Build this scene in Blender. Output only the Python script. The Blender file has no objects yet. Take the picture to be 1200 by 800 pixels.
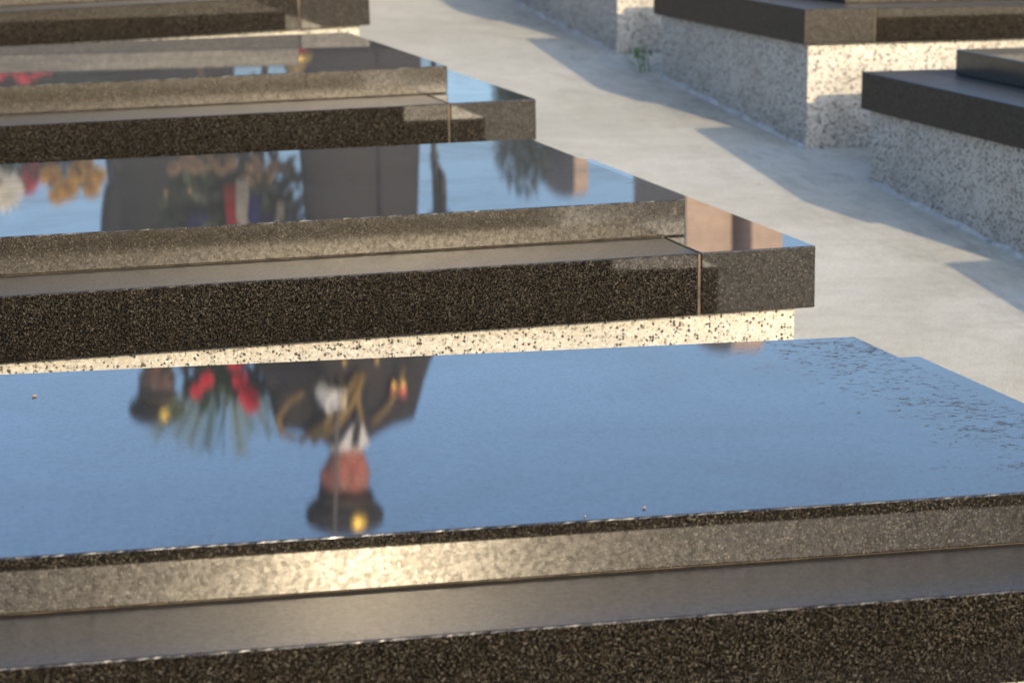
import bpy, bmesh, math, random
from mathutils import Vector, Matrix
random.seed(7)
R = math.radians
scene = bpy.context.scene
col = scene.collection

# ------------------------------------------------------------------ camera
EYE = 1.30                      # height of the lens above the world origin
cam = bpy.data.objects.new('camera', bpy.data.cameras.new('camera'))
col.objects.link(cam)
cam.location = (0, 0, EYE)
cam.rotation_euler = (R(90 - 11.4935), 0, 0)
cam.data.sensor_width = 36.0
cam.data.lens = 90.0
cam.data.clip_start = 0.05
cam.data.clip_end = 2000
cam.data.dof.use_dof = True
cam.data.dof.focus_distance = 3.3
cam.data.dof.aperture_fstop = 10.0
scene.camera = cam

# ------------------------------------------------------------------ axes of the cemetery rows
PHI = R(16.9493)                # rows are turned 17 degrees from the lens axis
U = Vector((math.cos(PHI), math.sin(PHI), 0))      # along a grave, towards its foot
V = Vector((-math.sin(PHI), math.cos(PHI), 0))     # up the path
def W(u, v, z):                 # row coordinates (z relative to the lens) -> world
    return U * u + V * v + Vector((0, 0, z + EYE))
SLOPE = 0.080
def G(v):                       # the path climbs gently away from the lens
    return -0.846 + SLOPE * (v - 6.18)

# ------------------------------------------------------------------ sky and sun
SUN_UVZ = Vector((0.2347, -0.9306, 0.2840))
sun_dir = (U * SUN_UVZ.x + V * SUN_UVZ.y + Vector((0, 0, SUN_UVZ.z))).normalized()
ELEV = math.asin(sun_dir.z)
world = bpy.data.worlds.new('World'); scene.world = world; world.use_nodes = True
wn = world.node_tree.nodes; wl = world.node_tree.links
sky = wn.new('ShaderNodeTexSky'); sky.sky_type = 'NISHITA'; sky.sun_disc = False
sky.sun_elevation = ELEV
sky.sun_rotation = math.atan2(sun_dir.x, sun_dir.y)
sky.altitude = 100; sky.air_density = 0.8; sky.dust_density = 2.0; sky.ozone_density = 2.3
wl.new(sky.outputs[0], wn['Background'].inputs[0])
wn['Background'].inputs[1].default_value = 0.15
sun = bpy.data.objects.new('sun', bpy.data.lights.new('sun', 'SUN'))
col.objects.link(sun)
sun.data.energy = 2.1; sun.data.angle = R(0.7); sun.data.color = (1.0, 0.78, 0.50)
sun.rotation_euler = sun_dir.to_track_quat('Z', 'Y').to_euler()
scene.view_settings.view_transform = 'Standard'
scene.view_settings.look = 'None'
scene.view_settings.gamma = 1.0
scene.view_settings.exposure = 1.35
scene.render.engine = 'CYCLES'
scene.cycles.use_denoising = True
scene.cycles.blur_glossy = 0.15
scene.cycles.max_bounces = 10
scene.cycles.glossy_bounces = 6
scene.cycles.sample_clamp_indirect = 8

# ------------------------------------------------------------------ material helpers
class NT:
    def __init__(s, name):
        s.m = bpy.data.materials.new(name); s.m.use_nodes = True
        s.n = s.m.node_tree.nodes; s.l = s.m.node_tree.links
        s.b = s.n['Principled BSDF']; s.out = s.n['Material Output']
    def node(s, t, **kw):
        x = s.n.new(t)
        for k, v in kw.items(): setattr(x, k, v)
        return x
    def link(s, a, b): s.l.new(a, b)
    def coords(s, scale=None):
        t = s.node('ShaderNodeTexCoord')
        if scale is None: return t.outputs['Object']
        mp = s.node('ShaderNodeMapping'); mp.inputs['Scale'].default_value = scale
        s.link(t.outputs['Object'], mp.inputs['Vector']); return mp.outputs[0]
    def noise(s, co, scale, detail=4, rough=0.6, dist=0.0):
        x = s.node('ShaderNodeTexNoise'); x.inputs['Scale'].default_value = scale
        x.inputs['Detail'].default_value = detail; x.inputs['Roughness'].default_value = rough
        x.inputs['Distortion'].default_value = dist
        s.link(co, x.inputs['Vector']); return x.outputs['Fac']
    def voro(s, co, scale, feature='F1', rnd=1.0):
        x = s.node('ShaderNodeTexVoronoi', feature=feature); x.inputs['Scale'].default_value = scale
        x.inputs['Randomness'].default_value = rnd
        s.link(co, x.inputs['Vector']); return x
    def ramp(s, fac, stops, interp='LINEAR'):
        x = s.node('ShaderNodeValToRGB'); cr = x.color_ramp; cr.interpolation = interp
        while len(cr.elements) < len(stops): cr.elements.new(0.5)
        for e, (p, c) in zip(cr.elements, stops):
            e.position = p
            e.color = (c, c, c, 1) if isinstance(c, (int, float)) else (*c, 1)
        s.link(fac, x.inputs[0]); return x.outputs[0]
    def mix(s, fac, a, b, mode='MIX'):
        x = s.node('ShaderNodeMix', data_type='RGBA', blend_type=mode)
        if isinstance(fac, (int, float)): x.inputs[0].default_value = fac
        else: s.link(fac, x.inputs[0])
        for i, q in ((6, a), (7, b)):
            if isinstance(q, tuple): x.inputs[i].default_value = (*q, 1)
            else: s.link(q, x.inputs[i])
        return x.outputs[2]
    def math(s, op, a, b=0.0, c=None):
        x = s.node('ShaderNodeMath', operation=op)
        for i, q in enumerate((a, b) if c is None else (a, b, c)):
            if isinstance(q, (int, float)): x.inputs[i].default_value = q
            else: s.link(q, x.inputs[i])
        return x.outputs[0]
    def sep(s, co):
        x = s.node('ShaderNodeSeparateXYZ'); s.link(co, x.inputs[0]); return x.outputs
    def bump(s, h, strength, dist):
        x = s.node('ShaderNodeBump'); x.inputs['Strength'].default_value = strength
        x.inputs['Distance'].default_value = dist; s.link(h, x.inputs['Height'])
        return x.outputs[0]
    def put(s, sock, v):
        i = s.b.inputs[sock]
        if isinstance(v, (int, float)): i.default_value = v
        elif isinstance(v, tuple): i.default_value = (*v, 1)
        else: s.link(v, i)

def plain(name, c, rough=0.6, metal=0.0, var=0.25, scale=40.0, trans=0.0):
    t = NT(name); co = t.coords()
    n = t.noise(co, scale, 4, 0.6)
    lo = tuple(x * (1 - var) for x in c); hi = tuple(min(1, x * (1 + var)) for x in c)
    t.put('Base Color', t.ramp(n, [(0.3, lo), (0.7, hi)]))
    t.put('Roughness', rough); t.put('Metallic', metal)
    if trans: t.put('Transmission Weight', trans)
    return t.m

def granite(name, seed, stain=None, honed=0.0, worn_top=0.0, dusty=1.0, ior=1.60, sides=0.028):
    """dark polished granite with brown and grey crystals; stain = local x where dried dirt spots begin"""
    t = NT(name)
    tc = t.node('ShaderNodeTexCoord').outputs['Object']
    mp = t.node('ShaderNodeMapping'); mp.inputs['Location'].default_value = (seed * 1.7, seed * 2.3, seed * .9)
    t.link(tc, mp.inputs['Vector']); co = mp.outputs[0]
    v1 = t.voro(co, 560); v2 = t.voro(co, 900)
    s1 = t.sep(v1.outputs['Color'])[0]; s2 = t.sep(v2.outputs['Color'])[1]
    c1 = t.ramp(s1, [(0.0, (.0018, .0018, .002)), (0.44, (.0035, .0033, .0032)), (0.60, (.011, .0095, .0075)),
                     (0.72, (.036, .029, .019)), (0.86, (.026, .025, .024)), (0.95, (.12, .107, .086))], 'CONSTANT')
    c2 = t.ramp(s2, [(0.0, (.002, .002, .0022)), (0.6, (.006, .005, .004)), (0.78, (.040, .032, .021)), (0.94, (.095, .087, .074))], 'CONSTANT')
    base = t.mix(0.5, c1, c2)
    big = t.noise(co, 5.5, 3, 0.6)
    base = t.mix(t.ramp(big, [(0.35, 0.0), (0.7, 0.35)]), base, (.010, .008, .006))
    drip = t.noise(t.coords((34, 34, 1.6)), 1.0, 4, 0.65)
    base = t.mix(t.ramp(drip, [(0.40, 0.22), (0.62, 0.0)]), base, (.003, .003, .003))
    n_fine = t.noise(co, 900, 2, 0.5)
    n_mid = t.noise(co, 120, 3, 0.6)
    rough = t.math('ADD', t.math('MULTIPLY', n_mid, 0.005), 0.009 + honed)
    rough = t.math('ADD', rough, t.math('MULTIPLY', s1, 0.004))
    nz = t.sep(t.node('ShaderNodeNewGeometry').outputs['Normal'])[2]
    up = t.ramp(nz, [(0.6, 0.0), (0.9, 1.0)])
    # the ledge tops people step on have lost their polish
    rough = t.math('ADD', rough, t.math('MULTIPLY', up, t.math('MULTIPLY', t.math('ADD', t.math('MULTIPLY', n_mid, 0.16), 0.92), worn_top)))
    rough = t.math('ADD', rough, t.math('MULTIPLY', t.math('SUBTRACT', 1.0, up), sides))
    # thin dust film, patchy
    dust = t.ramp(t.noise(co, 3.1, 5, 0.65, 0.6), [(0.42, 0.0), (0.75, 1.0)])
    haze = t.math('ADD', t.math('MULTIPLY', dust, 0.04), 0.045)
    cr = t.sep(t.voro(co, 210).outputs['Color'])[2]
    grain = t.math('ADD', t.math('MULTIPLY', t.noise(co, 320, 3, 0.75), 0.5), t.math('MULTIPLY', cr, 0.36))
    spec = t.math('ADD', grain, 0.08)
    if stain is not None:
        x, y, z = t.sep(tc)
        mask = t.ramp(t.math('MULTIPLY', t.math('SUBTRACT', x, stain), 3.4), [(0.0, 0.0), (0.55, 0.75), (1.0, 1.0)])
        n1 = t.noise(t.coords((1, 1.7, 1)), 62, 5, 0.66, 0.7); n2 = t.noise(tc, 7, 2, 0.5)
        thr = t.math('ADD', t.math('MULTIPLY', mask, 0.14), t.math('MULTIPLY', n2, 0.18))
        sp = t.ramp(t.math('ADD', n1, thr), [(0.725, 0.0), (0.80, 0.9)])
        sp = t.math('MULTIPLY', sp, t.ramp(mask, [(0.02, 0.0), (0.2, 1.0)]))
        base = t.mix(sp, base, (.035, .026, .018))
        rough = t.math('ADD', rough, t.math('MULTIPLY', sp, 0.4))
        spec = t.math('SUBTRACT', spec, t.math('MULTIPLY', sp, 0.36))
    t.put('Base Color', base); t.put('Roughness', rough); t.put('IOR', ior); t.put('Specular IOR Level', spec)
    bmp = t.bump(t.math('ADD', t.math('MULTIPLY', n_fine, 0.5), t.math('MULTIPLY', n_mid, 0.5)), 0.55, 0.000012)
    t.link(bmp, t.b.inputs['Normal'])
    g = t.node('ShaderNodeBsdfPrincipled')
    t.link(base, g.inputs['Base Color']); g.inputs['Roughness'].default_value = 0.27; g.inputs['IOR'].default_value = ior
    # settled dust: lies on upward faces only, and hides more of the polish the flatter one looks across it
    lw = t.node('ShaderNodeLayerWeight'); lw.inputs['Blend'].default_value = 0.5
    cosv = t.math('ADD', t.math('SUBTRACT', 1.0, lw.outputs['Facing']), 0.03)
    tau = t.math('MULTIPLY', t.math('ADD', t.math('MULTIPLY', dust, 0.035 * dusty), 0.055 * dusty), up)
    opac = t.math('SUBTRACT', 1.0, t.math('POWER', 2.71828, t.math('DIVIDE', t.math('MULTIPLY', tau, -1.0), cosv)))
    sv = t.voro(co, 52); spk = t.math('MULTIPLY', t.math('LESS_THAN', sv.outputs['Distance'], 0.09), t.math('LESS_THAN', t.sep(sv.outputs['Color'])[0], 0.10))
    opac = t.math('MAXIMUM', opac, t.math('MULTIPLY', t.math('MULTIPLY', spk, up), 0.7))
    film = t.node('ShaderNodeBsdfDiffuse'); t.link(t.mix(t.noise(co, 190, 3, 0.7), (.045, .042, .036), (.15, .138, .12)), film.inputs['Color'])
    ms = t.node('ShaderNodeMixShader'); t.link(haze, ms.inputs[0])
    t.link(t.b.outputs[0], ms.inputs[1]); t.link(g.outputs[0], ms.inputs[2])
    mf = t.node('ShaderNodeMixShader'); t.link(opac, mf.inputs[0]); t.link(ms.outputs[0], mf.inputs[1]); t.link(film.outputs[0], mf.inputs[2])
    t.link(mf.outputs[0], t.out.inputs[0])
    return t.m

def terrazzo(name, base, chipsize, seed, grime=0.0):
    t = NT(name)
    tc = t.node('ShaderNodeTexCoord').outputs['Object']
    mp = t.node('ShaderNodeMapping'); mp.inputs['Location'].default_value = (seed * 3.1, seed, seed * 1.3)
    t.link(tc, mp.inputs['Vector']); co = mp.outputs[0]
    sc = 1.0 / chipsize
    wob = t.node('ShaderNodeTexNoise'); wob.inputs['Scale'].default_value = 210; wob.inputs['Detail'].default_value = 2; t.link(co, wob.inputs['Vector'])
    va = t.node('ShaderNodeVectorMath', operation='MULTIPLY_ADD'); t.link(wob.outputs['Color'], va.inputs[0]); va.inputs[1].default_value = (.003, .003, .003); t.link(co, va.inputs[2])
    co = va.outputs[0]
    v = t.voro(co, sc); f = t.sep(v.outputs['Color'])[0]
    d = v.outputs['Distance']
    b = base
    pal = t.ramp(f, [(0.0, (.010, .010, .011)), (0.20, (.17, .155, .135)), (0.30, (b[0]*.62, b[1]*.60, b[2]*.56)),
                     (0.36, (b[0]*.95, b[1]*.92, b[2]*.84)), (0.6, (b[0]*1.1, b[1]*1.1, b[2]*1.1)), (0.82, (b[0]*.82, b[1]*.80, b[2]*.76))], 'CONSTANT')
    size = t.ramp(t.sep(v.outputs['Color'])[1], [(0, 0.12), (1, 0.9)])
    chip = t.math('LESS_THAN', d, size)
    paste = t.ramp(t.noise(co, 240, 3, 0.6), [(0.3, (b[0]*.72, b[1]*.71, b[2]*.66)), (0.7, b)])
    c = t.mix(chip, paste, pal)
    v2 = t.voro(co, sc * 2.4); f2 = t.sep(v2.outputs['Color'])[0]
    tiny = t.math('MULTIPLY', t.math('LESS_THAN', f2, 0.11), t.math('LESS_THAN', v2.outputs['Distance'], 0.4))
    c = t.mix(tiny, c, (.03, .028, .026))
    z = t.sep(tc)[2]
    bl = t.ramp(t.noise(co, 6, 5, 0.65, 0.7), [(0.40, 0.0), (0.72, 1.0)])
    c = t.mix(t.math('MULTIPLY', bl, 0.25 + grime), c, (b[0]*.42, b[1]*.40, b[2]*.36))
    # ochre run-off stain just under the granite
    run = t.math('MULTIPLY', t.ramp(t.math('MULTIPLY', z, -9.0), [(0.02, 1.0), (0.22, 0.0)]), t.noise(co, 9, 4, 0.7))
    c = t.mix(run, c, (.30, .21, .09))
    t.put('Base Color', c); t.put('Roughness', 0.62); t.put('IOR', 1.45)
    t.link(t.bump(t.math('ADD', t.noise(co, 300, 3, 0.6), t.math('MULTIPLY', d, 0.5)), 0.35, 0.0015), t.b.inputs['Normal'])
    return t.m

def concrete(name):
    t = NT(name); co = t.coords()
    a = t.noise(co, 1.3, 6, 0.62, 0.4); b = t.noise(co, 9, 6, 0.66, 0.5); f = t.noise(co, 160, 4, 0.7)
    c = t.ramp(a, [(0.32, (.425, .412, .335)), (0.5, (.515, .503, .42)), (0.68, (.60, .59, .505))])
    c = t.mix(t.ramp(b, [(0.48, 0.0), (0.72, 0.38)]), c, (.37, .32, .25))
    c = t.mix(t.ramp(f, [(0.35, 0.30), (0.55, 0.0)]), c, (.25, .235, .21))
    gr = t.voro(co, 260); pit = t.math('MULTIPLY', t.math('LESS_THAN', gr.outputs['Distance'], 0.26), t.math('LESS_THAN', t.sep(gr.outputs['Color'])[0], 0.12))
    c = t.mix(pit, c, (.16, .14, .12))
    st2 = t.noise(t.coords((1.0, 4.0, 1)), 5.0, 6, 0.7, 0.8)
    c = t.mix(t.ramp(st2, [(0.47, 0.0), (0.72, 0.40)]), c, (.33, .30, .235))
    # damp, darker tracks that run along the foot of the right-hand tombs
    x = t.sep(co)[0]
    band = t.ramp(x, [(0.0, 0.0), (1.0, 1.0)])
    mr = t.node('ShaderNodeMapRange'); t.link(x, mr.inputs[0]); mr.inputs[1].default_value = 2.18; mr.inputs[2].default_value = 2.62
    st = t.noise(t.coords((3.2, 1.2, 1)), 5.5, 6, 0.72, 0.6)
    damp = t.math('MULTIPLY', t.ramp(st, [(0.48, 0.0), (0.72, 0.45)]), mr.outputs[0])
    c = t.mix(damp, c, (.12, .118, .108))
    t.put('Base Color', c); t.put('Roughness', 0.86)
    t.link(t.bump(t.math('ADD', f, t.math('MULTIPLY', b, 2.0)), 0.45, 0.004), t.b.inputs['Normal'])
    return t.m

M = {}
M['terrazzo_fine'] = terrazzo('terrazzo_fine', (.43, .415, .37), .0050, 1)
M['terrazzo_gray'] = terrazzo('terrazzo_gray', (.50, .485, .44), .0048, 5, 0.25)
M['concrete'] = concrete('path_concrete')
M['soil'] = plain('ground_soil', (.20, .18, .13), 0.95, 0, .35, 2.0)
M['mortar'] = plain('joint_mortar', (.075, .058, .042), 0.9, 0, .7, 40)
M['bead'] = plain('sealing_mortar', (.42, .42, .40), 0.85, 0, .35, 25)
M['navy'] = plain('navy_wool', (.012, .013, .018), 0.95, 0, .3, 200)
M['brown_wool'] = plain('grey_brown_wool', (.034, .032, .035), 0.9, 0, .25, 200)
M['green_wool'] = plain('dark_green_wool', (.010, .016, .016), 0.85, 0, .3, 200)
M['skin'] = plain('skin', (.56, .20, .15), 0.5, 0, .12, 30)
M['shaded_skin'] = plain('shaded_skin', (.15, .08, .055), 0.5, 0, .12, 30)  # shadow over the second person's face, put into the skin colour
M['white_cloth'] = plain('white_cotton', (.74, .74, .76), 0.8, 0, .06, 90)
M['gold'] = plain('gold_metal', (.85, .56, .16), 0.42, 0.8, .15, 60)
M['badge_gold'] = plain('badge_gold', (.98, .64, .13), 0.38, 0.5, .1, 60)
M['gold_cord'] = plain('gold_cord', (.26, .17, .06), 0.6, 0.1, .25, 200)
M['steel'] = plain('polished_steel', (.13, .13, .14), 0.6, 1.0, .06, 30)
M['black_leather'] = plain('black_leather', (.012, .012, .012), 0.3, 0, .2, 80)
M['red_petal'] = plain('red_petal', (.66, .035, .07), 0.6, 0, .3, 60)
M['white_petal'] = plain('white_petal', (.80, .79, .74), 0.7, 0, .08, 60)
M['yellow_petal'] = plain('ochre_petal', (.62, .38, .09), 0.7, 0, .3, 60)
M['tan_petal'] = plain('tan_petal', (.24, .17, .11), 0.7, 0, .3, 60)
M['pink_petal'] = plain('pink_petal', (.62, .10, .16), 0.6, 0, .3, 60)
M['leaf'] = plain('leaf', (.055, .105, .032), 0.5, 0, .35, 30)
M['leaf_dark'] = plain('dark_leaf', (.022, .045, .022), 0.55, 0, .35, 30)
M['leaf_mid'] = plain('wreath_leaf', (.035, .065, .03), 0.5, 0, .35, 30)
M['weed'] = plain('weed_leaf', (.07, .15, .025), 0.5, 0, .3, 60)
M['ribbon_red'] = plain('red_satin', (.62, .03, .03), 0.4, 0, .1, 20)
M['ribbon_white'] = plain('white_satin', (.78, .78, .78), 0.4, 0, .05, 20)
M['ribbon_blue'] = plain('blue_satin', (.025, .04, .32), 0.4, 0, .1, 20)
M['ribbon_cream'] = plain('cream_satin', (.66, .62, .30), 0.4, 0, .1, 20)
M['wood'] = plain('stand_wood', (.16, .09, .05), 0.6, 0, .3, 40)
M['clay'] = plain('pot_clay', (.30, .13, .07), 0.8, 0, .2, 40)
M['red_glass'] = plain('red_glass', (.35, .01, .03), 0.15, 0, .1, 20)
M['beige_stone'] = plain('beige_stone', (.50, .37, .29), 0.75, 0, .18, 25)
M['bark'] = plain('bark', (.09, .065, .045), 0.9, 0, .3, 30)
M['dry_leaf'] = plain('dry_leaf', (.30, .18, .09), 0.8, 0, .3, 80)

# ------------------------------------------------------------------ object helpers
def tag(o, label=None, cat=None, group=None, kind=None):
    if label: o['label'] = label
    if cat: o['category'] = cat
    if group: o['group'] = group
    if kind: o['kind'] = kind
    return o
def empty(name, loc, rot=(0, 0, 0)):
    o = bpy.data.objects.new(name, None); col.objects.link(o)
    o.location = loc; o.rotation_euler = rot; o.empty_display_size = 0.1
    return o
def mobj(name, bm, mat, parent=None, smooth=False):
    me = bpy.data.meshes.new(name); bm.to_mesh(me); bm.free()
    if smooth:
        for p in me.polygons: p.use_smooth = True
    me.materials.append(mat)
    o = bpy.data.objects.new(name, me); col.objects.link(o)
    if parent: o.parent = parent
    return o
def share(name, me, parent, mat4):
    o = bpy.data.objects.new(name, me); col.objects.link(o); o.parent = parent
    o.matrix_local = mat4
    return o
def box(x0, x1, y0, y1, z0, z1, bev=0.0, seg=2, cuts=0):
    bm = bmesh.new()
    bmesh.ops.create_cube(bm, size=1)
    for v in bm.verts:
        v.co = Vector((x0 + (v.co.x + .5) * (x1 - x0), y0 + (v.co.y + .5) * (y1 - y0), z0 + (v.co.z + .5) * (z1 - z0)))
    if cuts:
        for i in range(1, cuts):
            xc = x0 + (x1 - x0) * (i + random.uniform(-.4, .4)) / cuts
            bmesh.ops.bisect_plane(bm, geom=bm.verts[:] + bm.edges[:] + bm.faces[:], plane_co=(xc, 0, 0), plane_no=(1, 0, 0))
    if bev:
        ed = [e for e in bm.edges if len(e.link_faces) == 2 and e.link_faces[0].normal.dot(e.link_faces[1].normal) < .5]
        bmesh.ops.bevel(bm, geom=ed, offset=bev, segments=seg, affect='EDGES', profile=0.5)
    if cuts:                   # worn arris: only the middle line of each long bevel wanders, with a few chips
        for v in bm.verts:
            if min(abs(v.co.y - y0), abs(v.co.y - y1)) > 1e-5 and min(abs(v.co.z - z0), abs(v.co.z - z1)) > 1e-5 and min(abs(v.co.x - x0), abs(v.co.x - x1)) > bev:
                d = random.uniform(-.0001, .0002) + (random.uniform(.0002, .0006) if random.random() < .03 else 0)
                v.co.y += d if abs(v.co.y - y0) < abs(v.co.y - y1) else -d
                v.co.z += d if abs(v.co.z - z0) < abs(v.co.z - z1) else -d
    return bm
def tube(bm, pts, rad, n=10, ref=Vector((0, 0, 1)), caps=True):
    """tube through pts; rad = list of r or (ra, rb)"""
    pts = [Vector(p) for p in pts]; rings = []
    for i, p in enumerate(pts):
        t = (pts[min(i + 1, len(pts) - 1)] - pts[max(i - 1, 0)]).normalized()
        rf = ref if abs(t.dot(ref)) < 0.95 else Vector((1, 0, 0))
        a = rf.cross(t).normalized(); b = t.cross(a).normalized()
        r = rad[i] if isinstance(rad, (list, tuple)) else rad
        ra, rb = r if isinstance(r, tuple) else (r, r)
        rings.append([bm.verts.new(p + a * (ra * math.cos(2 * math.pi * j / n)) + b * (rb * math.sin(2 * math.pi * j / n))) for j in range(n)])
    for r0, r1 in zip(rings, rings[1:]):
        for j in range(n):
            bm.faces.new((r0[j], r0[(j + 1) % n], r1[(j + 1) % n], r1[j]))
    if caps:
        bm.faces.new(rings[0][::-1]); bm.faces.new(rings[-1])
    return bm
def rings_z(bm, secs, n=20):
    """stack of horizontal ellipses: (z, cx, cy, rx, ry)"""
    rs = []
    for (z, cx, cy, rx, ry) in secs:
        rs.append([bm.verts.new((cx + rx * math.cos(2 * math.pi * j / n), cy + ry * math.sin(2 * math.pi * j / n), z)) for j in range(n)])
    for r0, r1 in zip(rs, rs[1:]):
        for j in range(n): bm.faces.new((r0[j], r0[(j + 1) % n], r1[(j + 1) % n], r1[j]))
    bm.faces.new(rs[0][::-1]); bm.faces.new(rs[-1])
    return bm
def ball(bm, c, rx, ry=None, rz=None, seg=12):
    ry = rx if ry is None else ry; rz = rx if rz is None else rz
    g = bmesh.ops.create_uvsphere(bm, u_segments=seg, v_segments=max(6, seg // 2), radius=1)
    for v in g['verts']: v.co = Vector((c[0] + v.co.x * rx, c[1] + v.co.y * ry, c[2] + v.co.z * rz))
    return bm
def remeshed(name, bm, voxel, mat, parent, smooth_it=4):
    """fuse overlapping closed shapes into one continuous surface"""
    me = bpy.data.meshes.new('tmp'); bm.to_mesh(me); bm.free()
    o = bpy.data.objects.new('tmp', me); col.objects.link(o)
    md = o.modifiers.new('r', 'REMESH'); md.mode = 'VOXEL'; md.voxel_size = voxel; md.use_smooth_shade = True
    if smooth_it:
        ms = o.modifiers.new('s', 'SMOOTH'); ms.factor = 0.5; ms.iterations = smooth_it
    dg = bpy.context.evaluated_depsgraph_get()
    nm = bpy.data.meshes.new_from_object(o.evaluated_get(dg))
    bpy.data.objects.remove(o); bpy.data.meshes.remove(me)
    nm.name = name; nm.materials.clear(); nm.materials.append(mat)
    for p in nm.polygons: p.use_smooth = True
    r = bpy.data.objects.new(name, nm); col.objects.link(r); r.parent = parent
    return r

# ------------------------------------------------------------------ the setting
def sheet(name, us, vs, dz, mat, far=False):
    bm = bmesh.new(); grid = []
    for v in vs:
        row = []
        for u_ in us:
            z = G(max(-14.0, min(v, 34.0))) + dz
            row.append(bm.verts.new(Vector((u_, v, z + EYE))))
        grid.append(row)
    for a, b in zip(grid, grid[1:]):
        for i in range(len(us) - 1): bm.faces.new((a[i], a[i + 1], b[i + 1], b[i]))
    o = mobj(name, bm, mat); o.rotation_euler = (0, 0, PHI)
    return tag(o, kind='structure')
sheet('ground', [-700, -60, -12, 0, 12, 60, 700], [-700, -60, -14, 0, 12, 34, 80, 700], -0.02, M['soil'])
sheet('path', [-6, 1.0, 2.0, 3.0, 9], [-9, 0, 6, 12, 30], 0.0, M['concrete'])

# ------------------------------------------------------------------ graves
GR_LEFT = 'dark granite graves in the row left of the path'
GR_RIGHT = 'dark granite graves in the row right of the path'
def grave(label, group, origin_uvz, tilt, length, base_w, base_t, slab_in, slab_w, slab_t, end_in, joint_in,
          foot, seed, plinth_mat, stain=None, side=1, bead=False, plinth_depth=0.55, dusty=1.0, worn=0):
    """local x = along the grave (foot end at x=0 for side 1, body on -x; mirrored for side -1), y = up the path, z=0 at the base top"""
    g = empty('grave', W(*origin_uvz))
    rot = Matrix.Rotation(PHI, 3, 'Z') @ Matrix.Rotation(-R(tilt), 3, 'Y')
    g.rotation_euler = rot.to_euler()
    tag(g, label, 'grave', group)
    gm = granite('granite_%d' % seed, seed); gs = granite('slab_granite_%d' % seed, seed + 50, stain, dusty=dusty, sides=0.028 if seed == 1 else 0.15)
    gr = granite('rail_granite_%d' % seed, seed + 20, worn_top=0.31 if seed == 1 else 0.48, ior=1.43 if seed == 1 else 1.36)
    s = side
    def bx(x0, x1, *a, **k):
        return box(min(s * x0, s * x1), max(s * x0, s * x1), *a, **k)
    L = length; ji = joint_in; bt = base_t
    ge = granite('honed_granite_%d' % seed, seed, None, 0.38, ior=1.3) if side < 0 else gm
    mobj('base_stone', bx(-ji, 0, 0, base_w, -bt, 0, .0022), ge, g)                       # foot end piece
    mobj('base_stone', bx(-L, -ji - .004, 0, .24, -bt, -.0006, .0022, cuts=worn), gr, g)             # near rail
    mobj('base_stone', bx(-L, -ji - .004, base_w - .22, base_w, -bt, -.0006, .0022), gr, g)   # far rail
    mobj('mortar_joint', bx(-ji - .0045, -ji + .0005, .0025, .2395, -bt + .002, -.0025), M['mortar'], g)
    mobj('slab_bed', bx(-L + .03, -end_in - .005, slab_in + .005, slab_in + slab_w - .005, -.004, .0012), M['mortar'], g)
    mobj('cover_slab', bx(-L + .01, -end_in, slab_in, slab_in + slab_w, .0010, slab_t, .0017, cuts=worn), gs, g)
    mobj('plinth', bx(-L + .02, -foot, foot, base_w - foot, -plinth_depth, -bt), plinth_mat, g)
    if bead:
        bm = bmesh.new(); n = 60; ring = []; v_ph = origin_uvz[1]
        for i in range(n + 1):
            y = foot - .01 + (base_w - 2 * foot + .02) * i / n
            w = .010 + .004 * math.sin(i * .9 + v_ph) + .003 * random.random(); h = .006 + .003 * math.sin(i * .55 + v_ph * 2) + .002 * random.random()
            zg = G(origin_uvz[1] + y) - origin_uvz[2]
            x = s * -foot
            ring.append([bm.verts.new((x, y, zg + h)), bm.verts.new((x + s * w * .6, y, zg + h * .6)), bm.verts.new((x + s * w, y, zg - .004)), bm.verts.new((x, y, zg - .004))])
        for a, b in zip(ring, ring[1:]):
            for j in range(4): bm.faces.new((a[j], a[(j + 1) % 4], b[(j + 1) % 4], b[j]))
        bm.faces.new(ring[0]); bm.faces.new(ring[-1][::-1])
        bmesh.ops.recalc_face_normals(bm, faces=bm.faces[:])
        mobj('mortar_bead', bm, M['bead'], g)
    return g
tf, tg = M['terrazzo_fine'], M['terrazzo_gray']
grave('nearest dark granite grave, wide blue slab mirroring an officer, filling the foreground', GR_LEFT,
      (1.627, 2.208, -.7615), -1.0, 2.2, 1.10, .098, .152, .835, .057, .157, .19, .025, 1, tf, stain=-.42, worn=320)
grave('grave under the lens, just below the bottom edge, mirrored in the front kerb', GR_LEFT,
      (1.62, .711, -.862), -.8, 2.2, 1.10, .098, .152, .835, .057, .157, .19, .025, 12, tf)
grave('second grave from the front, speckled white plinth under its black kerb, tricolour reflection on top', GR_LEFT,
      (1.634, 3.704, -.662), .55, 2.2, 1.12, .100, .163, .84, .060, .160, .195, .025, 2, tf, stain=-.24, dusty=1.9, worn=240)
grave('third grave from the front, left of the path, with a lantern glinting in its slab', GR_LEFT,
      (1.637, 5.197, -.581), .95, 2.2, 1.17, .088, .185, .945, .060, .143, .19, .025, 3, tf, dusty=2.2, worn=160)
grave('fourth grave on the left, kerb cut off by the top edge of the picture', GR_LEFT,
      (1.642, 6.70, -.446), 2.0, 2.2, 1.12, .091, .165, .84, .060, .160, .19, .025, 4, tf)
for k, nm in ((4, 'grave just beyond the top edge, next up the left row, no flowers on it'),
              (5, 'grave up the left row with red bouquet and cream ribbon lying on its slab'),
              (6, 'grave farthest up the left row, carrying the flower pots')):
    v = 2.208 + 1.497 * k
    grave(nm, GR_LEFT, (1.64, v, G(v) + .30), 1.0, 2.2, 1.12, .100, .165, .84, .060, .160, .19, .025, 6 + k, tf)

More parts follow.
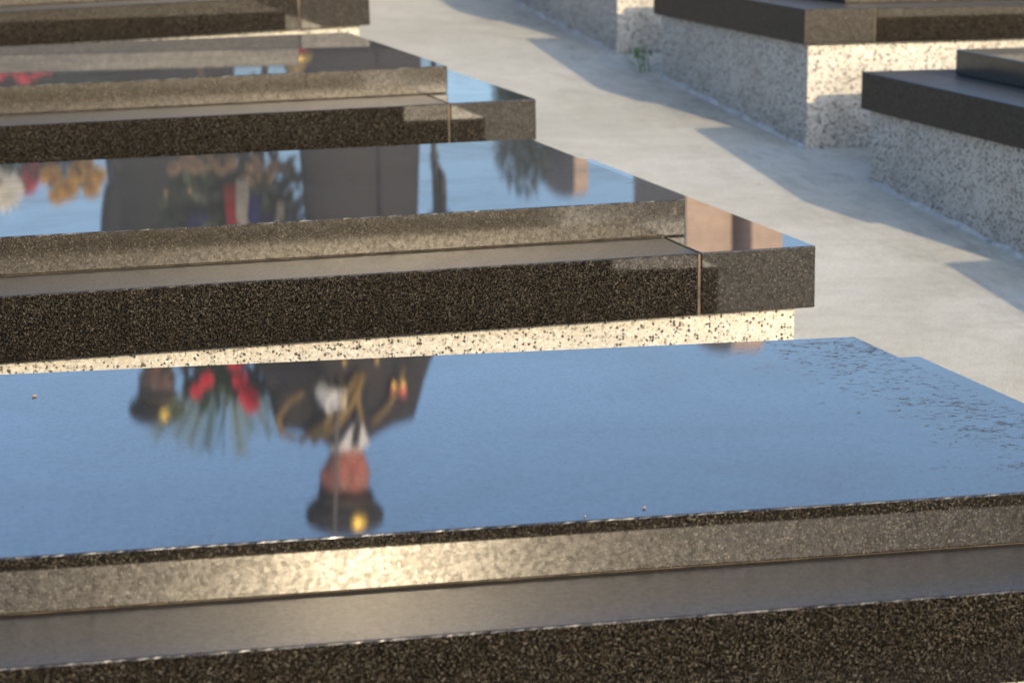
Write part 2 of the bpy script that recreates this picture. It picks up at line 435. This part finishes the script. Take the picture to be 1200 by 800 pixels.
# right-hand row: foot ends face the path, bodies run away to the right
RR = dict(length=2.2, base_w=1.14, base_t=.092, slab_in=.16, slab_w=.84, slab_t=.062, joint_in=.20, foot=.022, side=-1, bead=True)
for i, (lab, v0, ztop) in enumerate((
        ('grave nearest the lens on the right of the path, outside the right edge', 3.16, -.734),
        ('black topped grave at the right edge with its pale plinth in blue shade', 4.66, -.607),
        ('grave at upper right whose lit cream plinth face looks at the lens', 6.16, -.479),
        ('grave behind the green weed, right of the path, only its grey plinth showing', 7.67, -.352),
        ('grave farthest up the right-hand row, just beyond the top edge', 9.18, -.225))):
    grave(lab, GR_RIGHT, (2.670, v0, ztop), 0.0, end_in=.185, seed=20 + i, plinth_mat=tg, **RR)

# ------------------------------------------------------------------ people (seen mirrored in the polished slabs)
def glove_grip(parent, c, mat):
    """closed hand round a vertical grip at c: palm, four curled fingers, thumb"""
    bm = bmesh.new(); cx, cy, cz = c
    tube(bm, [(cx - .055, cy + .05, cz - .03), (cx - .040, cy + .012, cz - .005), (cx - .030, cy - .012, cz + .012)], [(.026, .030), (.020, .043), (.013, .042)], 12)
    for k in range(4):
        z = cz + .032 - .021 * k; r = .027 - .001 * abs(k - 1); pts = []
        end = (215, 235, 225, 195)[k]
        for a in range(0, end + 1, 30):
            an = R(200 + a)
            pts.append((cx + r * math.cos(an), cy + r * math.sin(an), z + .004 * math.sin(R(a))))
        tube(bm, pts, [.0095 - .0025 * i / len(pts) for i in range(len(pts))], 8)
    tp = []
    for a in range(0, 121, 30):
        an = R(165 - a); tp.append((cx + .029 * math.cos(an), cy + .029 * math.sin(an), cz + .052 + .006 * a / 120))
    tube(bm, [(cx - .040, cy + .018, cz + .02)] + tp, [.012] + [.011 - .0006 * i for i in range(len(tp))], 8)
    return remeshed('glove', bm, .0035, mat, parent, 2)
def glove_relaxed(parent, c, s, mat):
    """hand hanging at the side, fingers slightly curled, thumb forward"""
    bm = bmesh.new(); cx, cy, cz = c
    tube(bm, [(cx, cy, cz + .03), (cx, cy - .004, cz - .03), (cx, cy - .006, cz - .085)], [(.030, .019), (.040, .016), (.042, .013)], 12, ref=Vector((1, 0, 0)))
    for k, ln in enumerate((.070, .080, .075, .058)):
        y = cy - .038 + .021 * k
        tube(bm, [(cx, y, cz - .075), (cx - s * .004, y, cz - .085 - ln * .45), (cx - s * .016, y, cz - .085 - ln * .8), (cx - s * .030, y, cz - .085 - ln * .98)], [.0095, .009, .008, .0065], 8)
    tube(bm, [(cx, cy - .03, cz - .015), (cx - s * .012, cy - .058, cz - .045), (cx - s * .018, cy - .064, cz - .078)], [.013, .0105, .008], 8)
    return remeshed('glove', bm, .0035, mat, parent, 2)

def person(name, label, u, v, facing, coat, hem, right_raised, gold_trim, flare=1.0, skin='skin'):
    p = empty(name, W(u, v, G(v)), (0, 0, PHI + facing)); tag(p, label, 'person', 'people in peaked caps standing on the path')
    # body: one continuous surface (front is -y)
    bm = bmesh.new()
    rings_z(bm, [(.88, 0, 0, .15, .11), (1.0, 0, 0, .155, .115), (1.15, 0, .005, .15, .11), (1.32, 0, .01, .185, .12), (1.42, 0, .012, .17, .09), (1.47, 0, .012, .09, .07), (1.50, 0, .008, .056, .058)])
    rings_z(bm, [(1.46, 0, .010, .056, .058), (1.56, 0, -.004, .052, .056)])
    rings_z(bm, [(1.525, 0, -.035, .030, .030), (1.545, 0, -.022, .060, .064), (1.585, 0, -.010, .075, .087), (1.64, 0, -.004, .082, .098), (1.69, 0, 0, .083, .100), (1.74, 0, .004, .073, .092), (1.775, 0, .006, .045, .06), (1.785, 0, .006, .015, .02)])
    tube(bm, [(0, -.098, 1.665), (0, -.112, 1.63), (0, -.120, 1.612), (0, -.098, 1.600)], [.009, .012, .015, .010], 8)       # nose
    for s in (-1, 1):
        ball(bm, (s * .086, .006, 1.635), .010, .020, .033)                                                                    # ears
        tube(bm, [(s * .09, 0, .93), (s * .10, -.005, .52), (s * .10, .01, .30), (s * .10, .02, .09)], [.085, .060, .055, .042], 14)
        tube(bm, [(s * .10, .05, .045), (s * .105, -.06, .04), (s * .11, -.15, .028)], [(.038, .040), (.044, .036), (.035, .022)], 12)
    arms = {}
    for s in (-1, 1):
        sh = Vector((s * .180, .015, 1.392))
        if right_raised and s == -1:
            el = Vector((-.285, -.03, 1.17)); wr = Vector((-.165, -.235, 1.235))
        else:
            el = Vector((s * .295, .035, 1.12)); wr = Vector((s * .285, -.03, .88))
        arms[s] = (sh, el, wr)
        tube(bm, [sh, sh.lerp(el, .5), el, el.lerp(wr, .4), wr], [.056, .048, .042, .041, .029], 12)
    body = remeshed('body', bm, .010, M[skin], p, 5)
    # coat, trousers, shoes
    bm = bmesh.new()
    rings_z(bm, [(hem, 0, .0, .225 * flare, .165), (hem + .12, 0, 0, .222 * flare, .162), (.86, 0, 0, .205 * flare, .150), (1.06, 0, 0, .185 * flare, .140), (1.2, 0, .003, .195 * (flare * .6 + .4), .145), (1.34, 0, .010, .218, .142), (1.41, 0, .014, .222, .118), (1.45, 0, .012, .172, .098), (1.49, 0, .010, .092, .080), (1.515, 0, .010, .074, .074)], 28)
    for s in (-1, 1):
        sh, el, wr = arms[s]
        tube(bm, [sh + Vector((-s * .05, 0, .01)), sh + Vector((s * .02, 0, 0)), sh.lerp(el, .5), el, el.lerp(wr, .5), wr], [.062, .071, .065, .060, .056, .047], 14)
    ct = remeshed('coat', bm, .011, coat, p, 5)
    bm = bmesh.new()
    for s in (-1, 1):
        tube(bm, [(s * .085, 0, .88), (s * .10, 0, .5), (s * .10, .015, .10), (s * .10, .01, .055)], [.098, .078, .070, .074], 14)
    remeshed('trousers', bm, .012, coat, p, 3)
    for s in (-1, 1):
        bm = bmesh.new()
        tube(bm, [(s * .10, .075, .045), (s * .105, 0, .05), (s * .108, -.08, .042), (s * .112, -.17, .028)], [(.036, .043), (.045, .048), (.048, .040), (.036, .024)], 14)
        mobj('shoe', bm, M['black_leather'], p, True)
    # front seam of the coat and its back-flap edge
    bm = box(.010, .020, -.172, -.140, hem + .01, 1.02); mobj('coat_edge', bm, M['navy'], ct)
    # shirt, tie and lapels
    bm = bmesh.new()
    for q in (((0, -.146, 1.37), (-.058, -.098, 1.50), (0, -.082, 1.51)), ((0, -.146, 1.37), (0, -.082, 1.51), (.058, -.098, 1.50))):
        fr = [bm.verts.new(x) for x in q]; bk = [bm.verts.new((x[0], x[1] + .045, x[2])) for x in q]
        bm.faces.new(fr); bm.faces.new(bk[::-1])
        for i in range(3): bm.faces.new((fr[i], bk[i], bk[(i + 1) % 3], fr[(i + 1) % 3]))
    bmesh.ops.recalc_face_normals(bm, faces=bm.faces[:]); mobj('shirt', bm, M['white_cloth'], p)
    bm = bmesh.new(); tube(bm, [(0, -.100, 1.50), (0, -.108, 1.475), (0, -.135, 1.38), (0, -.166, 1.25)], [(.016, .010), (.013, .009), (.020, .007), (.026, .006)], 8, ref=Vector((0, 1, 0)))
    mobj('tie', bm, M['black_leather'], p)
    bm = bmesh.new(); rings_z(bm, [(1.475, 0, .006, .074, .073), (1.535, 0, .002, .062, .064)], 20); mobj('shirt_collar', bm, M['white_cloth'], p, True)
    # face details
    for s in (-1, 1):
        bm = bmesh.new(); ball(bm, (s * .031, -.089, 1.655), .0125, .009, .008); e = mobj('eye', bm, M['white_cloth'], p, True)
        bm = bmesh.new(); ball(bm, (s * .031, -.0965, 1.655), .0055, .0035, .0055); mobj('pupil', bm, M['black_leather'], e, True)
        bm = bmesh.new(); tube(bm, [(s * .012, -.100, 1.676), (s * .032, -.101, 1.682), (s * .052, -.088, 1.674)], .004, 6); mobj('eyebrow', bm, M['bark'], p, True)
    bm = bmesh.new(); tube(bm, [(-.026, -.090, 1.578), (0, -.101, 1.577), (.026, -.090, 1.578)], [.003, .0055, .003], 8); mobj('mouth', bm, M['pink_petal'], p, True)
    bm = bmesh.new(); rings_z(bm, [(1.63, 0, .030, .084, .074), (1.70, 0, .010, .088, .100), (1.735, 0, .008, .082, .100)], 22); mobj('hair', bm, M['bark'], p, True)
    # peaked cap
    bm = bmesh.new()
    rings_z(bm, [(1.695, 0, .004, .092, .108), (1.730, 0, .002, .096, .112), (1.746, 0, 0, .116, .128), (1.772, 0, -.004, .138, .148), (1.802, 0, -.004, .142, .150), (1.830, 0, 0, .130, .138), (1.850, 0, .002, .100, .108), (1.860, 0, .004, .05, .055)], 28)
    cp = mobj('cap', bm, coat, p, True)
    bm = bmesh.new(); nseg = 16; top = []; low = []
    for i in range(nseg + 1):
        a = math.pi + math.pi * i / nseg
        top.append((bm.verts.new((.089 * math.cos(a), .002 + .107 * math.sin(a), 1.712)), bm.verts.new((.097 * math.cos(a), -.002 + .165 * math.sin(a), 1.690 + .012 * abs(math.cos(a))))))
    for (a0, a1), (b0, b1) in zip(top, top[1:]): bm.faces.new((a0, b0, b1, a1))
    r = bmesh.ops.solidify(bm, geom=bm.faces[:], thickness=.005)
    mobj('visor', bm, M['black_leather'], cp)
    bm = bmesh.new(); ball(bm, (.006, -.145, 1.790), .036, .014, .036, 14); mobj('cap_badge', bm, M['badge_gold'], cp, True)
    bm = bmesh.new(); tube(bm, [(.092 * math.cos(R(a)), .002 - .112 * abs(math.sin(R(a))), 1.722) for a in range(180, 361, 15)], .0045, 6); mobj('cap_cord', bm, M['gold_cord'], cp, True)
    if right_raised:
        sh, el, wr = arms[-1]; glove_grip(p, (-.125, -.275, 1.265), M['white_cloth'])
    else:
        sh, el, wr = arms[-1]; glove_relaxed(p, (wr.x, wr.y - .008, wr.z - .045), -1, M['black_leather'])
    sh, el, wr = arms[1]; glove_relaxed(p, (wr.x, wr.y - .008, wr.z - .045), 1, M['black_leather'])
    for z in (1.16, 1.08, 1.0, .92):
        for s in (-1, 1):
            bm = bmesh.new(); ball(bm, (s * .06, -.143 - .006 * (1.16 - z) / .24, z), .011, .006, .011, 10); mobj('button', bm, M['gold'], ct, True)
    if gold_trim:
        def cord(pts, r=.011):
            bm = bmesh.new(); tube(bm, pts, r, 8); mobj('gold_cord', bm, M['gold_cord'], p, True)
        cord([(-.20, -.02, 1.475), (-.262, -.075, 1.44), (-.290, -.110, 1.37), (-.262, -.145, 1.30), (-.205, -.165, 1.26), (-.12, -.175, 1.225)])
        cord([(-.19, -.06, 1.475), (-.13, -.145, 1.40), (-.07, -.165, 1.30), (-.02, -.175, 1.20)], .014)
        cord([(-.15, -.08, 1.475), (-.085, -.15, 1.40), (-.035, -.172, 1.31), (.0, -.178, 1.20)], .015)
        cord([(.0, -.17, 1.38), (-.02, -.18, 1.30), (-.01, -.182, 1.19)], .010)
        cord([(.04, -.165, 1.40), (.10, -.158, 1.34), (.145, -.15, 1.26), (.16, -.15, 1.19)], .009)
        for i, (x, m) in enumerate(((.125, 'ribbon_red'), (.160, 'ribbon_red'))):
            bm = box(x - .012, x + .012, -.152, -.138, 1.272, 1.302); md = mobj('medal', bm, M[m], p)
            bm = bmesh.new(); ball(bm, (x, -.150, 1.258), .012, .004, .012, 10); mobj('medal_disc', bm, M['gold'], md, True)
    return p
p1 = person('person', 'person in dark gold-braided greatcoat and peaked cap holding a sabre upright', 2.195, 9.17, R(6), M['brown_wool'], .40, True, True)
p2 = person('person', 'person in plain dark greatcoat and peaked cap with arms at the sides', 2.00, 12.36, R(4), M['green_wool'], .40, False, False, 1.5, 'shaded_skin')

p1.scale = (1.06, .98, .98)
# sabre held upright, and its scabbard at the hip
sb = empty('sabre', p1.matrix_basis @ Vector((-.125, -.275, 1.265)), p1.rotation_euler)
tag(sb, 'steel sabre held upright in a white-gloved hand before the face', 'sabre')
bm = bmesh.new(); tube(bm, [(0, 0, .075), (0, -.002, .30), (0, 0, .52), (0, .012, .60)], [(.007, .003), (.0065, .003), (.006, .003), (.002, .001)], 8, ref=Vector((0, 1, 0))); mobj('blade', bm, M['steel'], sb)
bm = bmesh.new(); tube(bm, [(0, 0, -.075), (0, 0, 0), (0, 0, .072)], [.0135, .015, .0125], 10); mobj('grip', bm, M['black_leather'], sb, True)
bm = bmesh.new(); tube(bm, [(0, 0, -.078), (0, -.055, -.05), (0, -.066, .0), (0, -.05, .05), (0, 0, .074), (0, .03, .078)], [.006, .006, .006, .007, .010, .008], 8); mobj('guard', bm, M['gold'], sb, True)
sc = empty('scabbard', p1.matrix_basis @ Vector((.262, -.04, .30)), p1.rotation_euler)
tag(sc, 'dark sabre scabbard hanging straight down beside the greatcoat', 'scabbard')
bm = bmesh.new(); tube(bm, [(0, 0, -.12), (0, 0, .3), (0, -.01, .66)], [(.012, .009), (.014, .010), (.016, .011)], 10); mobj('sheath', bm, M['black_leather'], sc, True)
for z in (.34, .58):
    bm = bmesh.new(); tube(bm, [(0, -.004, z), (0, -.005, z + .02)], [.018, .018], 10); mobj('ring', bm, M['steel'], sc, True)

# ------------------------------------------------------------------ flowers and foliage
def leaf_mesh(length, width, bend=.2, n=5):
    bm = bmesh.new(); rows = []
    for i in range(n + 1):
        t = i / n; w = width * (math.sin(math.pi * min(1, t * .92 + .06)) ** .8) * .5
        z = -bend * length * t * t
        rows.append((bm.verts.new((-w, t * length, z + w * .25)), bm.verts.new((0, t * length, z)), bm.verts.new((w, t * length, z + w * .25))))
    for a, b in zip(rows, rows[1:]):
        bm.faces.new((a[0], a[1], b[1], b[0])); bm.faces.new((a[1], a[2], b[2], b[1]))
    return bm
def mesh_of(name, bm, mat):
    me = bpy.data.meshes.new(name); bm.to_mesh(me); bm.free(); me.materials.append(mat)
    for p in me.polygons: p.use_smooth = True
    return me
def aim(loc, d, roll=0.0, s=1.0):
    q = Vector(d).to_track_quat('Y', 'Z').to_matrix().to_4x4()
    return Matrix.Translation(Vector(loc)) @ q @ Matrix.Rotation(roll, 4, 'Y') @ Matrix.Scale(s, 4)
def bloom_mesh(name, r, petals, layers, mat, cup=.5):
    """flower head facing +y: layers of cupped petals round a centre"""
    bm = bmesh.new()
    for L in range(layers):
        rr = r * (1 - L / (layers + .6)); tilt = R(12 + 62 * L / max(1, layers - 1)) if layers > 1 else R(15)
        for k in range(petals):
            a = 2 * math.pi * (k + .5 * (L % 2)) / petals
            ca, sa = math.cos(a), math.sin(a); tx, tz = -sa, ca; w = rr * 2.2 / petals
            out = []
            for t, ww in ((.12, .5), (.55, 1.0), (.9, .8), (1.0, .25)):
                d = rr * t * math.cos(tilt); y = rr * t * math.sin(tilt) + cup * r * t * t * .3
                out.append((bm.verts.new((ca * d - tx * w * ww, y, sa * d - tz * w * ww)), bm.verts.new((ca * d + tx * w * ww, y, sa * d + tz * w * ww))))
            for p, q in zip(out, out[1:]): bm.faces.new((p[0], p[1], q[1], q[0]))
    ball(bm, (0, r * .16, 0), r * .2, r * .16, r * .2, 8)
    return mesh_of(name, bm, mat)
gerbera_red = bloom_mesh('red_flower', .045, 14, 3, M['red_petal'])
mum_tan = bloom_mesh('tan_flower', .042, 12, 4, M['tan_petal'])
mum_yel = bloom_mesh('yellow_flower', .048, 12, 4, M['yellow_petal'])
mum_white = bloom_mesh('white_flower', .105, 18, 5, M['white_petal'])
mum_pink = bloom_mesh('pink_flower', .060, 12, 4, M['pink_petal'])
leaf_s = mesh_of('leaf', leaf_mesh(.085, .035), M['leaf'])
leaf_d = mesh_of('leaf', leaf_mesh(.09, .034), M['leaf_dark'])
def foliage(name, centre, radii, count, size, mat, parent, shell=.5):
    bm = bmesh.new()
    for i in range(count):
        d = Vector((random.gauss(0, 1), random.gauss(0, 1), random.gauss(0, 1))).normalized()
        rr = shell + (1 - shell) * random.random()
        c = Vector((centre[0] + d.x * radii[0] * rr, centre[1] + d.y * radii[1] * rr, centre[2] + d.z * radii[2] * rr))
        e = (d + Vector((random.uniform(-.8, .8), random.uniform(-.8, .8), random.uniform(-.4, .9)))).normalized()
        sd = e.cross(Vector((random.random(), random.random(), random.random()))).normalized()
        ln = size * random.uniform(.6, 1.3); w = ln * .2
        v = [bm.verts.new(c), bm.verts.new(c + e * ln * .5 + sd * w), bm.verts.new(c + e * ln), bm.verts.new(c + e * ln * .5 - sd * w)]
        bm.faces.new(v)
    o = mobj(name, bm, mat, parent); o['kind'] = 'stuff'
    return o
def ribbon(name, pts, width, mat, parent):
    bm = bmesh.new(); rows = []
    for i, p in enumerate(pts):
        rows.append((bm.verts.new((p[0] - width / 2, p[1], p[2])), bm.verts.new((p[0] + width / 2, p[1] + .012 * math.sin(i * 1.7), p[2]))))
    for a, b in zip(rows, rows[1:]): bm.faces.new((a[0], a[1], b[1], b[0]))
    bmesh.ops.solidify(bm, geom=bm.faces[:], thickness=.0015)
    return mobj(name, bm, mat, parent, True)

# standing wreath with palm fronds, red flowers and a tricolour ribbon
wr = empty('standing_wreath', W(1.78, 9.50, G(9.50)), (0, 0, PHI))
tag(wr, 'wreath on a wooden easel with palm fronds, red flowers and blue white red ribbons', 'wreath')
for (x0, y0, x1, y1) in ((-.17, -.08, -.03, .05), (.17, -.08, .03, .05), (0, .38, 0, .08)):
    bm = bmesh.new(); tube(bm, [(x0, y0, 0), (x1, y1, 1.34)], [.014, .011], 8); mobj('easel_leg', bm, M['wood'], wr)
bm = bmesh.new(); tube(bm, [(-.16, -.05, .42), (.16, -.05, .42)], [.013, .013], 8); mobj('easel_shelf', bm, M['wood'], wr)
foliage('greenery', (0, -.06, .92), (.27, .10, .42), 1700, .085, M['leaf_mid'], wr, .25)
palm = bmesh.new()
tube(palm, [(0, 0, 0), (0, .15, .008), (0, .31, -.02)], [.005, .004, .002], 6)
for i in range(13):
    t = .08 + .9 * i / 12; ln = .085 * (1 - .55 * t) + .02
    for s in (-1, 1):
        b = Vector((0, t * .31, .006)); e = b + Vector((s * ln * .55, ln * .9, -.006)); sd = Vector((.004, -.0025 * s, 0))
        palm.faces.new([palm.verts.new(b - sd), palm.verts.new(b + sd), palm.verts.new(e)])
palm_me = mesh_of('palm_frond', palm, M['leaf'])
for k in range(9):
    a = R(-38 + 9.5 * k)
    share('palm_frond', palm_me, wr, aim((.012 * (k - 4), -.04 - .02 * (k % 2), 1.20), (math.sin(a), .06 - .03 * (k % 3), math.cos(a)), R(90), random.uniform(.9, 1.1)))
for (x, y, z, s) in ((.075, -.14, 1.30, 1.0), (.045, -.13, 1.24, .8), (-.12, -.12, 1.28, .65), (-.085, -.14, 1.235, .7), (.02, -.15, 1.16, .9), (.13, -.12, 1.18, .8), (.09, -.13, 1.335, .8)):
    share('red_flower', gerbera_red, wr, aim((x, y, z), (0, -1, .15), random.random(), s))
for i in range(12):
    share('tan_flower', mum_tan, wr, aim((-.24 + .042 * i + random.uniform(-.01, .01), -.13, .66 + random.uniform(-.05, .06)), (random.uniform(-.3, .3), -1, .3), random.random(), random.uniform(.7, 1.1)))
ribbon('red_ribbon', [(-.055, -.21, .70), (-.052, -.215, .78), (-.045, -.21, .86), (-.035, -.165, .93), (-.02, -.16, .98)], .048, M['ribbon_red'], wr)
ribbon('white_ribbon', [(-.005, -.21, .68), (-.010, -.215, .78), (-.012, -.21, .86), (-.008, -.166, .93), (0, -.16, .98)], .050, M['ribbon_white'], wr)
ribbon('blue_ribbon', [(.045, -.21, .74), (.035, -.215, .80), (.025, -.21, .86), (.015, -.166, .93), (.005, -.16, .98)], .050, M['ribbon_blue'], wr)
ribbon('blue_ribbon', [(-.16, -.165, .80), (-.18, -.17, .86), (-.16, -.165, .92)], .07, M['ribbon_blue'], wr)
ribbon('blue_ribbon', [(.10, -.165, .82), (.09, -.17, .88), (.08, -.165, .94)], .04, M['ribbon_blue'], wr)
ribbon('white_ribbon', [(.145, -.168, .78), (.140, -.172, .84), (.12, -.165, .92)], .030, M['ribbon_white'], wr)

# pots of flowers on the farthest left grave
def pot(label, u, v, z, r, h, head_mesh, spots, leafmat, pname):
    o = empty(pname, W(u, v, z), (0, 0, PHI)); tag(o, label, 'flower pot', 'flower pots on the farthest left grave')
    bm = bmesh.new(); rings_z(bm, [(0, 0, 0, r * .7, r * .7), (h * .8, 0, 0, r * .95, r * .95), (h * .8, 0, 0, r * 1.05, r * 1.05), (h, 0, 0, r * 1.08, r * 1.08), (h, 0, 0, r * .96, r * .96), (h * .85, 0, 0, r * .9, r * .9)], 20); mobj('pot', bm, M['clay'], o, True)
    foliage('foliage', (0, 0, h + .13), (r * 1.5, r * 1.3, .20), 320, .07, leafmat, o, .2)
    for (x, y, zz, s) in spots:
        bm = bmesh.new(); tube(bm, [(x * .2, y * .2, h * .9), (x * .8, y * .8 + .01, zz - .05), (x, y + .012, zz)], [.004, .0035, .003], 6); mobj('stem', bm, M['leaf'], o)
        share(head_mesh.name, head_mesh, o, aim((x, y, zz), (random.uniform(-.15, .15), -1, .25), random.random(), s))
    return o
zt = lambda v: G(2.208 + 1.497 * 6) + .30 + .060
pot('clay pot with big white flowers on the farthest left grave', 1.09, 11.43, zt(0), .085, .15, mum_white, [(0, -.05, .46, 1.0), (-.13, -.02, .52, .7)], M['leaf'], 'flower_pot')
pot('clay pot with pink flowers on the farthest left grave', 1.26, 11.46, zt(0), .075, .13, mum_pink, [(-.02, -.05, .40, 1.1), (-.05, -.04, .46, .8), (.04, -.03, .35, .8)], M['leaf'], 'flower_pot')
pot('clay pot with ochre yellow flowers on the farthest left grave', 1.40, 11.41, zt(0), .090, .14, mum_yel, [(-.09, -.05, .41, 1.2), (-.03, -.07, .47, 1.3), (.05, -.06, .38, 1.2), (-.07, -.06, .50, 1.0), (.02, -.08, .40, 1.1), (.11, -.05, .42, 1.1), (.08, -.06, .48, 1.0)], M['leaf_dark'], 'flower_pot')

# bouquets lying on the fifth-row slab
def bouquet(label, u, v, z, head, spots, rib):
    o = empty('bouquet', W(u, v, z), (0, 0, PHI)); tag(o, label, 'bouquet', 'bouquets lying on a grave up the left row')
    foliage('greenery', (0, 0, .07), (.20, .11, .06), 320, .09, M['leaf_dark'], o, .1)
    for (x, y, zz, s) in spots: share(head.name, head, o, aim((x, y, zz), (random.uniform(-.2, .2), -1, .7), random.random(), s))
    if rib:
        ribbon('ribbon', [(-.03, -.13, .02), (-.01, -.14, .06), (.03, -.13, .10), (.08, -.12, .085), (.11, -.12, .05)], .03, M['ribbon_cream'], o)
        ribbon('ribbon', [(.13, -.125, .02), (.135, -.13, .055), (.13, -.12, .09)], .022, M['ribbon_white'], o)
    return o
z5 = G(2.208 + 1.497 * 5) + .30 + .060
bouquet('bouquet of red flowers and dark leaves lying on a far left grave', 1.08, 9.98, z5 - .012, gerbera_red, [(-.08, -.1, .06, 1.1), (-.02, -.11, .09, 1.2), (.05, -.1, .07, 1.1), (.0, -.12, .04, 1.0), (-.12, -.09, .09, .8)], False)
bouquet('bouquet of dark leaves tied with cream ribbon on a far left grave', 1.40, 9.98, z5 - .006, mum_tan, [(.06, -.1, .06, .8), (-.1, -.1, .05, .6)], True)

# grave lantern on the path edge
ln = empty('grave_lantern', W(1.885, 8.84, G(8.84)), (0, 0, PHI)); tag(ln, 'red glass grave lantern with gold lid on a slim stone post', 'lantern')
mobj('post', box(-.06, .06, -.06, .06, -.01, .26, .006), M['beige_stone'], ln)
bm = bmesh.new(); rings_z(bm, [(.26, 0, 0, .045, .045), (.29, 0, 0, .050, .050), (.36, 0, 0, .052, .052), (.40, 0, 0, .046, .046)], 18); mobj('glass', bm, M['red_glass'], ln, True)
bm = bmesh.new(); rings_z(bm, [(.398, 0, 0, .066, .066), (.418, 0, 0, .066, .066), (.445, 0, 0, .040, .040), (.480, 0, 0, .026, .026), (.50, 0, 0, .014, .014)], 18); mobj('lid', bm, M['gold'], ln, True)

# beige headstones of the right-hand row and a dark shrub behind
def headstone(label, u0, u1, v0, v1, h):
    vc = (v0 + v1) / 2
    o = empty('headstone', W((u0 + u1) / 2, vc, G(vc)), (0, 0, PHI)); tag(o, label, 'headstone', 'beige headstones of the right-hand row')
    w = (u1 - u0) / 2; d = (v1 - v0) / 2
    mobj('base', box(-w - .05, w + .05, -d - .06, d + .06, -.06, .34, .008), M['beige_stone'], o)
    bm = bmesh.new(); prof = [(-d, .34), (d, .34), (d, h - .10)] + [(d * math.cos(R(a)), h - .10 + .10 * math.sin(R(a))) for a in range(15, 180, 15)] + [(-d, h - .10)]
    a = [bm.verts.new((-w, y, z)) for y, z in prof]; b = [bm.verts.new((w, y, z)) for y, z in prof]
    bm.faces.new(a[::-1]); bm.faces.new(b)
    for i in range(len(prof)): bm.faces.new((a[i], a[(i + 1) % len(prof)], b[(i + 1) % len(prof)], b[i]))
    bmesh.ops.recalc_face_normals(bm, faces=bm.faces[:])
    mobj('stele', bm, M['beige_stone'], o)
headstone('tall beige headstone seen edge-on, outermost mirrored in the second grave', 4.93, 5.10, 12.05, 12.85, 1.56)
headstone('lower beige headstone left of the tall one, mirrored in the second grave', 4.62, 4.87, 12.18, 12.98, 1.35)
headstone('slim beige headstone farthest up the right row', 5.01, 5.10, 15.19, 15.9, 1.32)
sh = empty('evergreen_shrub', W(4.78, 15.5, G(15.5)), (0, 0, PHI)); tag(sh, 'dark dense evergreen shrub between the far headstones', 'shrub')
bm = bmesh.new(); tube(bm, [(0, 0, -.03), (.02, 0, .4), (0, .02, .8)], [.035, .028, .012], 8); mobj('trunk', bm, M['bark'], sh)
for k in range(4):
    a = k * 1.7; bm = bmesh.new(); tube(bm, [(0, 0, .25 + .1 * k), (.1 * math.cos(a), .1 * math.sin(a), .42 + .12 * k)], [.015, .006], 6); mobj('branch', bm, M['bark'], sh)
foliage('crown', (0, 0, .72), (.22, .24, .58), 4200, .05, M['leaf_dark'], sh, .15)

# ------------------------------------------------------------------ small things on the ground and slabs
wd = empty('weed', W(2.672, 7.36, G(7.36)), (0, 0, PHI)); tag(wd, 'small green weed sprouting where two right-hand plinths meet the path', 'weed')
for k in range(17):
    a = random.uniform(0, 6.28); up = random.uniform(.3, 1.6)
    share('leaf', mesh_of('leaf', leaf_mesh(random.uniform(.025, .045), random.uniform(.011, .019), .35), M['weed']), wd,
          aim((random.uniform(-.05, .02), random.uniform(-.05, .04), random.uniform(.005, .06)), (math.cos(a), math.sin(a), up), random.uniform(-.5, .5)))
for k in range(4):
    bm = bmesh.new(); x = random.uniform(-.03, .02); tube(bm, [(x, 0, -.004), (x + random.uniform(-.02, .02), random.uniform(-.02, .02), .06)], [.0022, .0015], 5); mobj('stem', bm, M['weed'], wd)

def slab0(x, y):               # a spot on the nearest slab (row coordinates)
    return W(x, y, -.7615 + .057 + math.tan(R(-1.0)) * (x - 1.627) + .0006)
for lab, x, y, r in (('tiny dry brown leaf crumb at the far left of the nearest slab', .328, 3.055, .0032),
                     ('tiny pink-brown crumb near the front edge, middle of the nearest slab', .80, 2.345 + .028, .0018),
                     ('thin dry stalk crumb lying right of the middle near the front slab edge', .87, 2.39, .0025)):
    bm = bmesh.new(); ball(bm, (0, 0, r * .35), r, r * .7, r * .4, 8)
    for v in bm.verts: v.co *= random.uniform(.75, 1.2)
    o = mobj('dry_crumb', bm, M['dry_leaf']); o.location = slab0(x, y); o.rotation_euler = (0, 0, random.random() * 3)
    tag(o, lab, 'crumb', 'crumbs on the nearest slab')
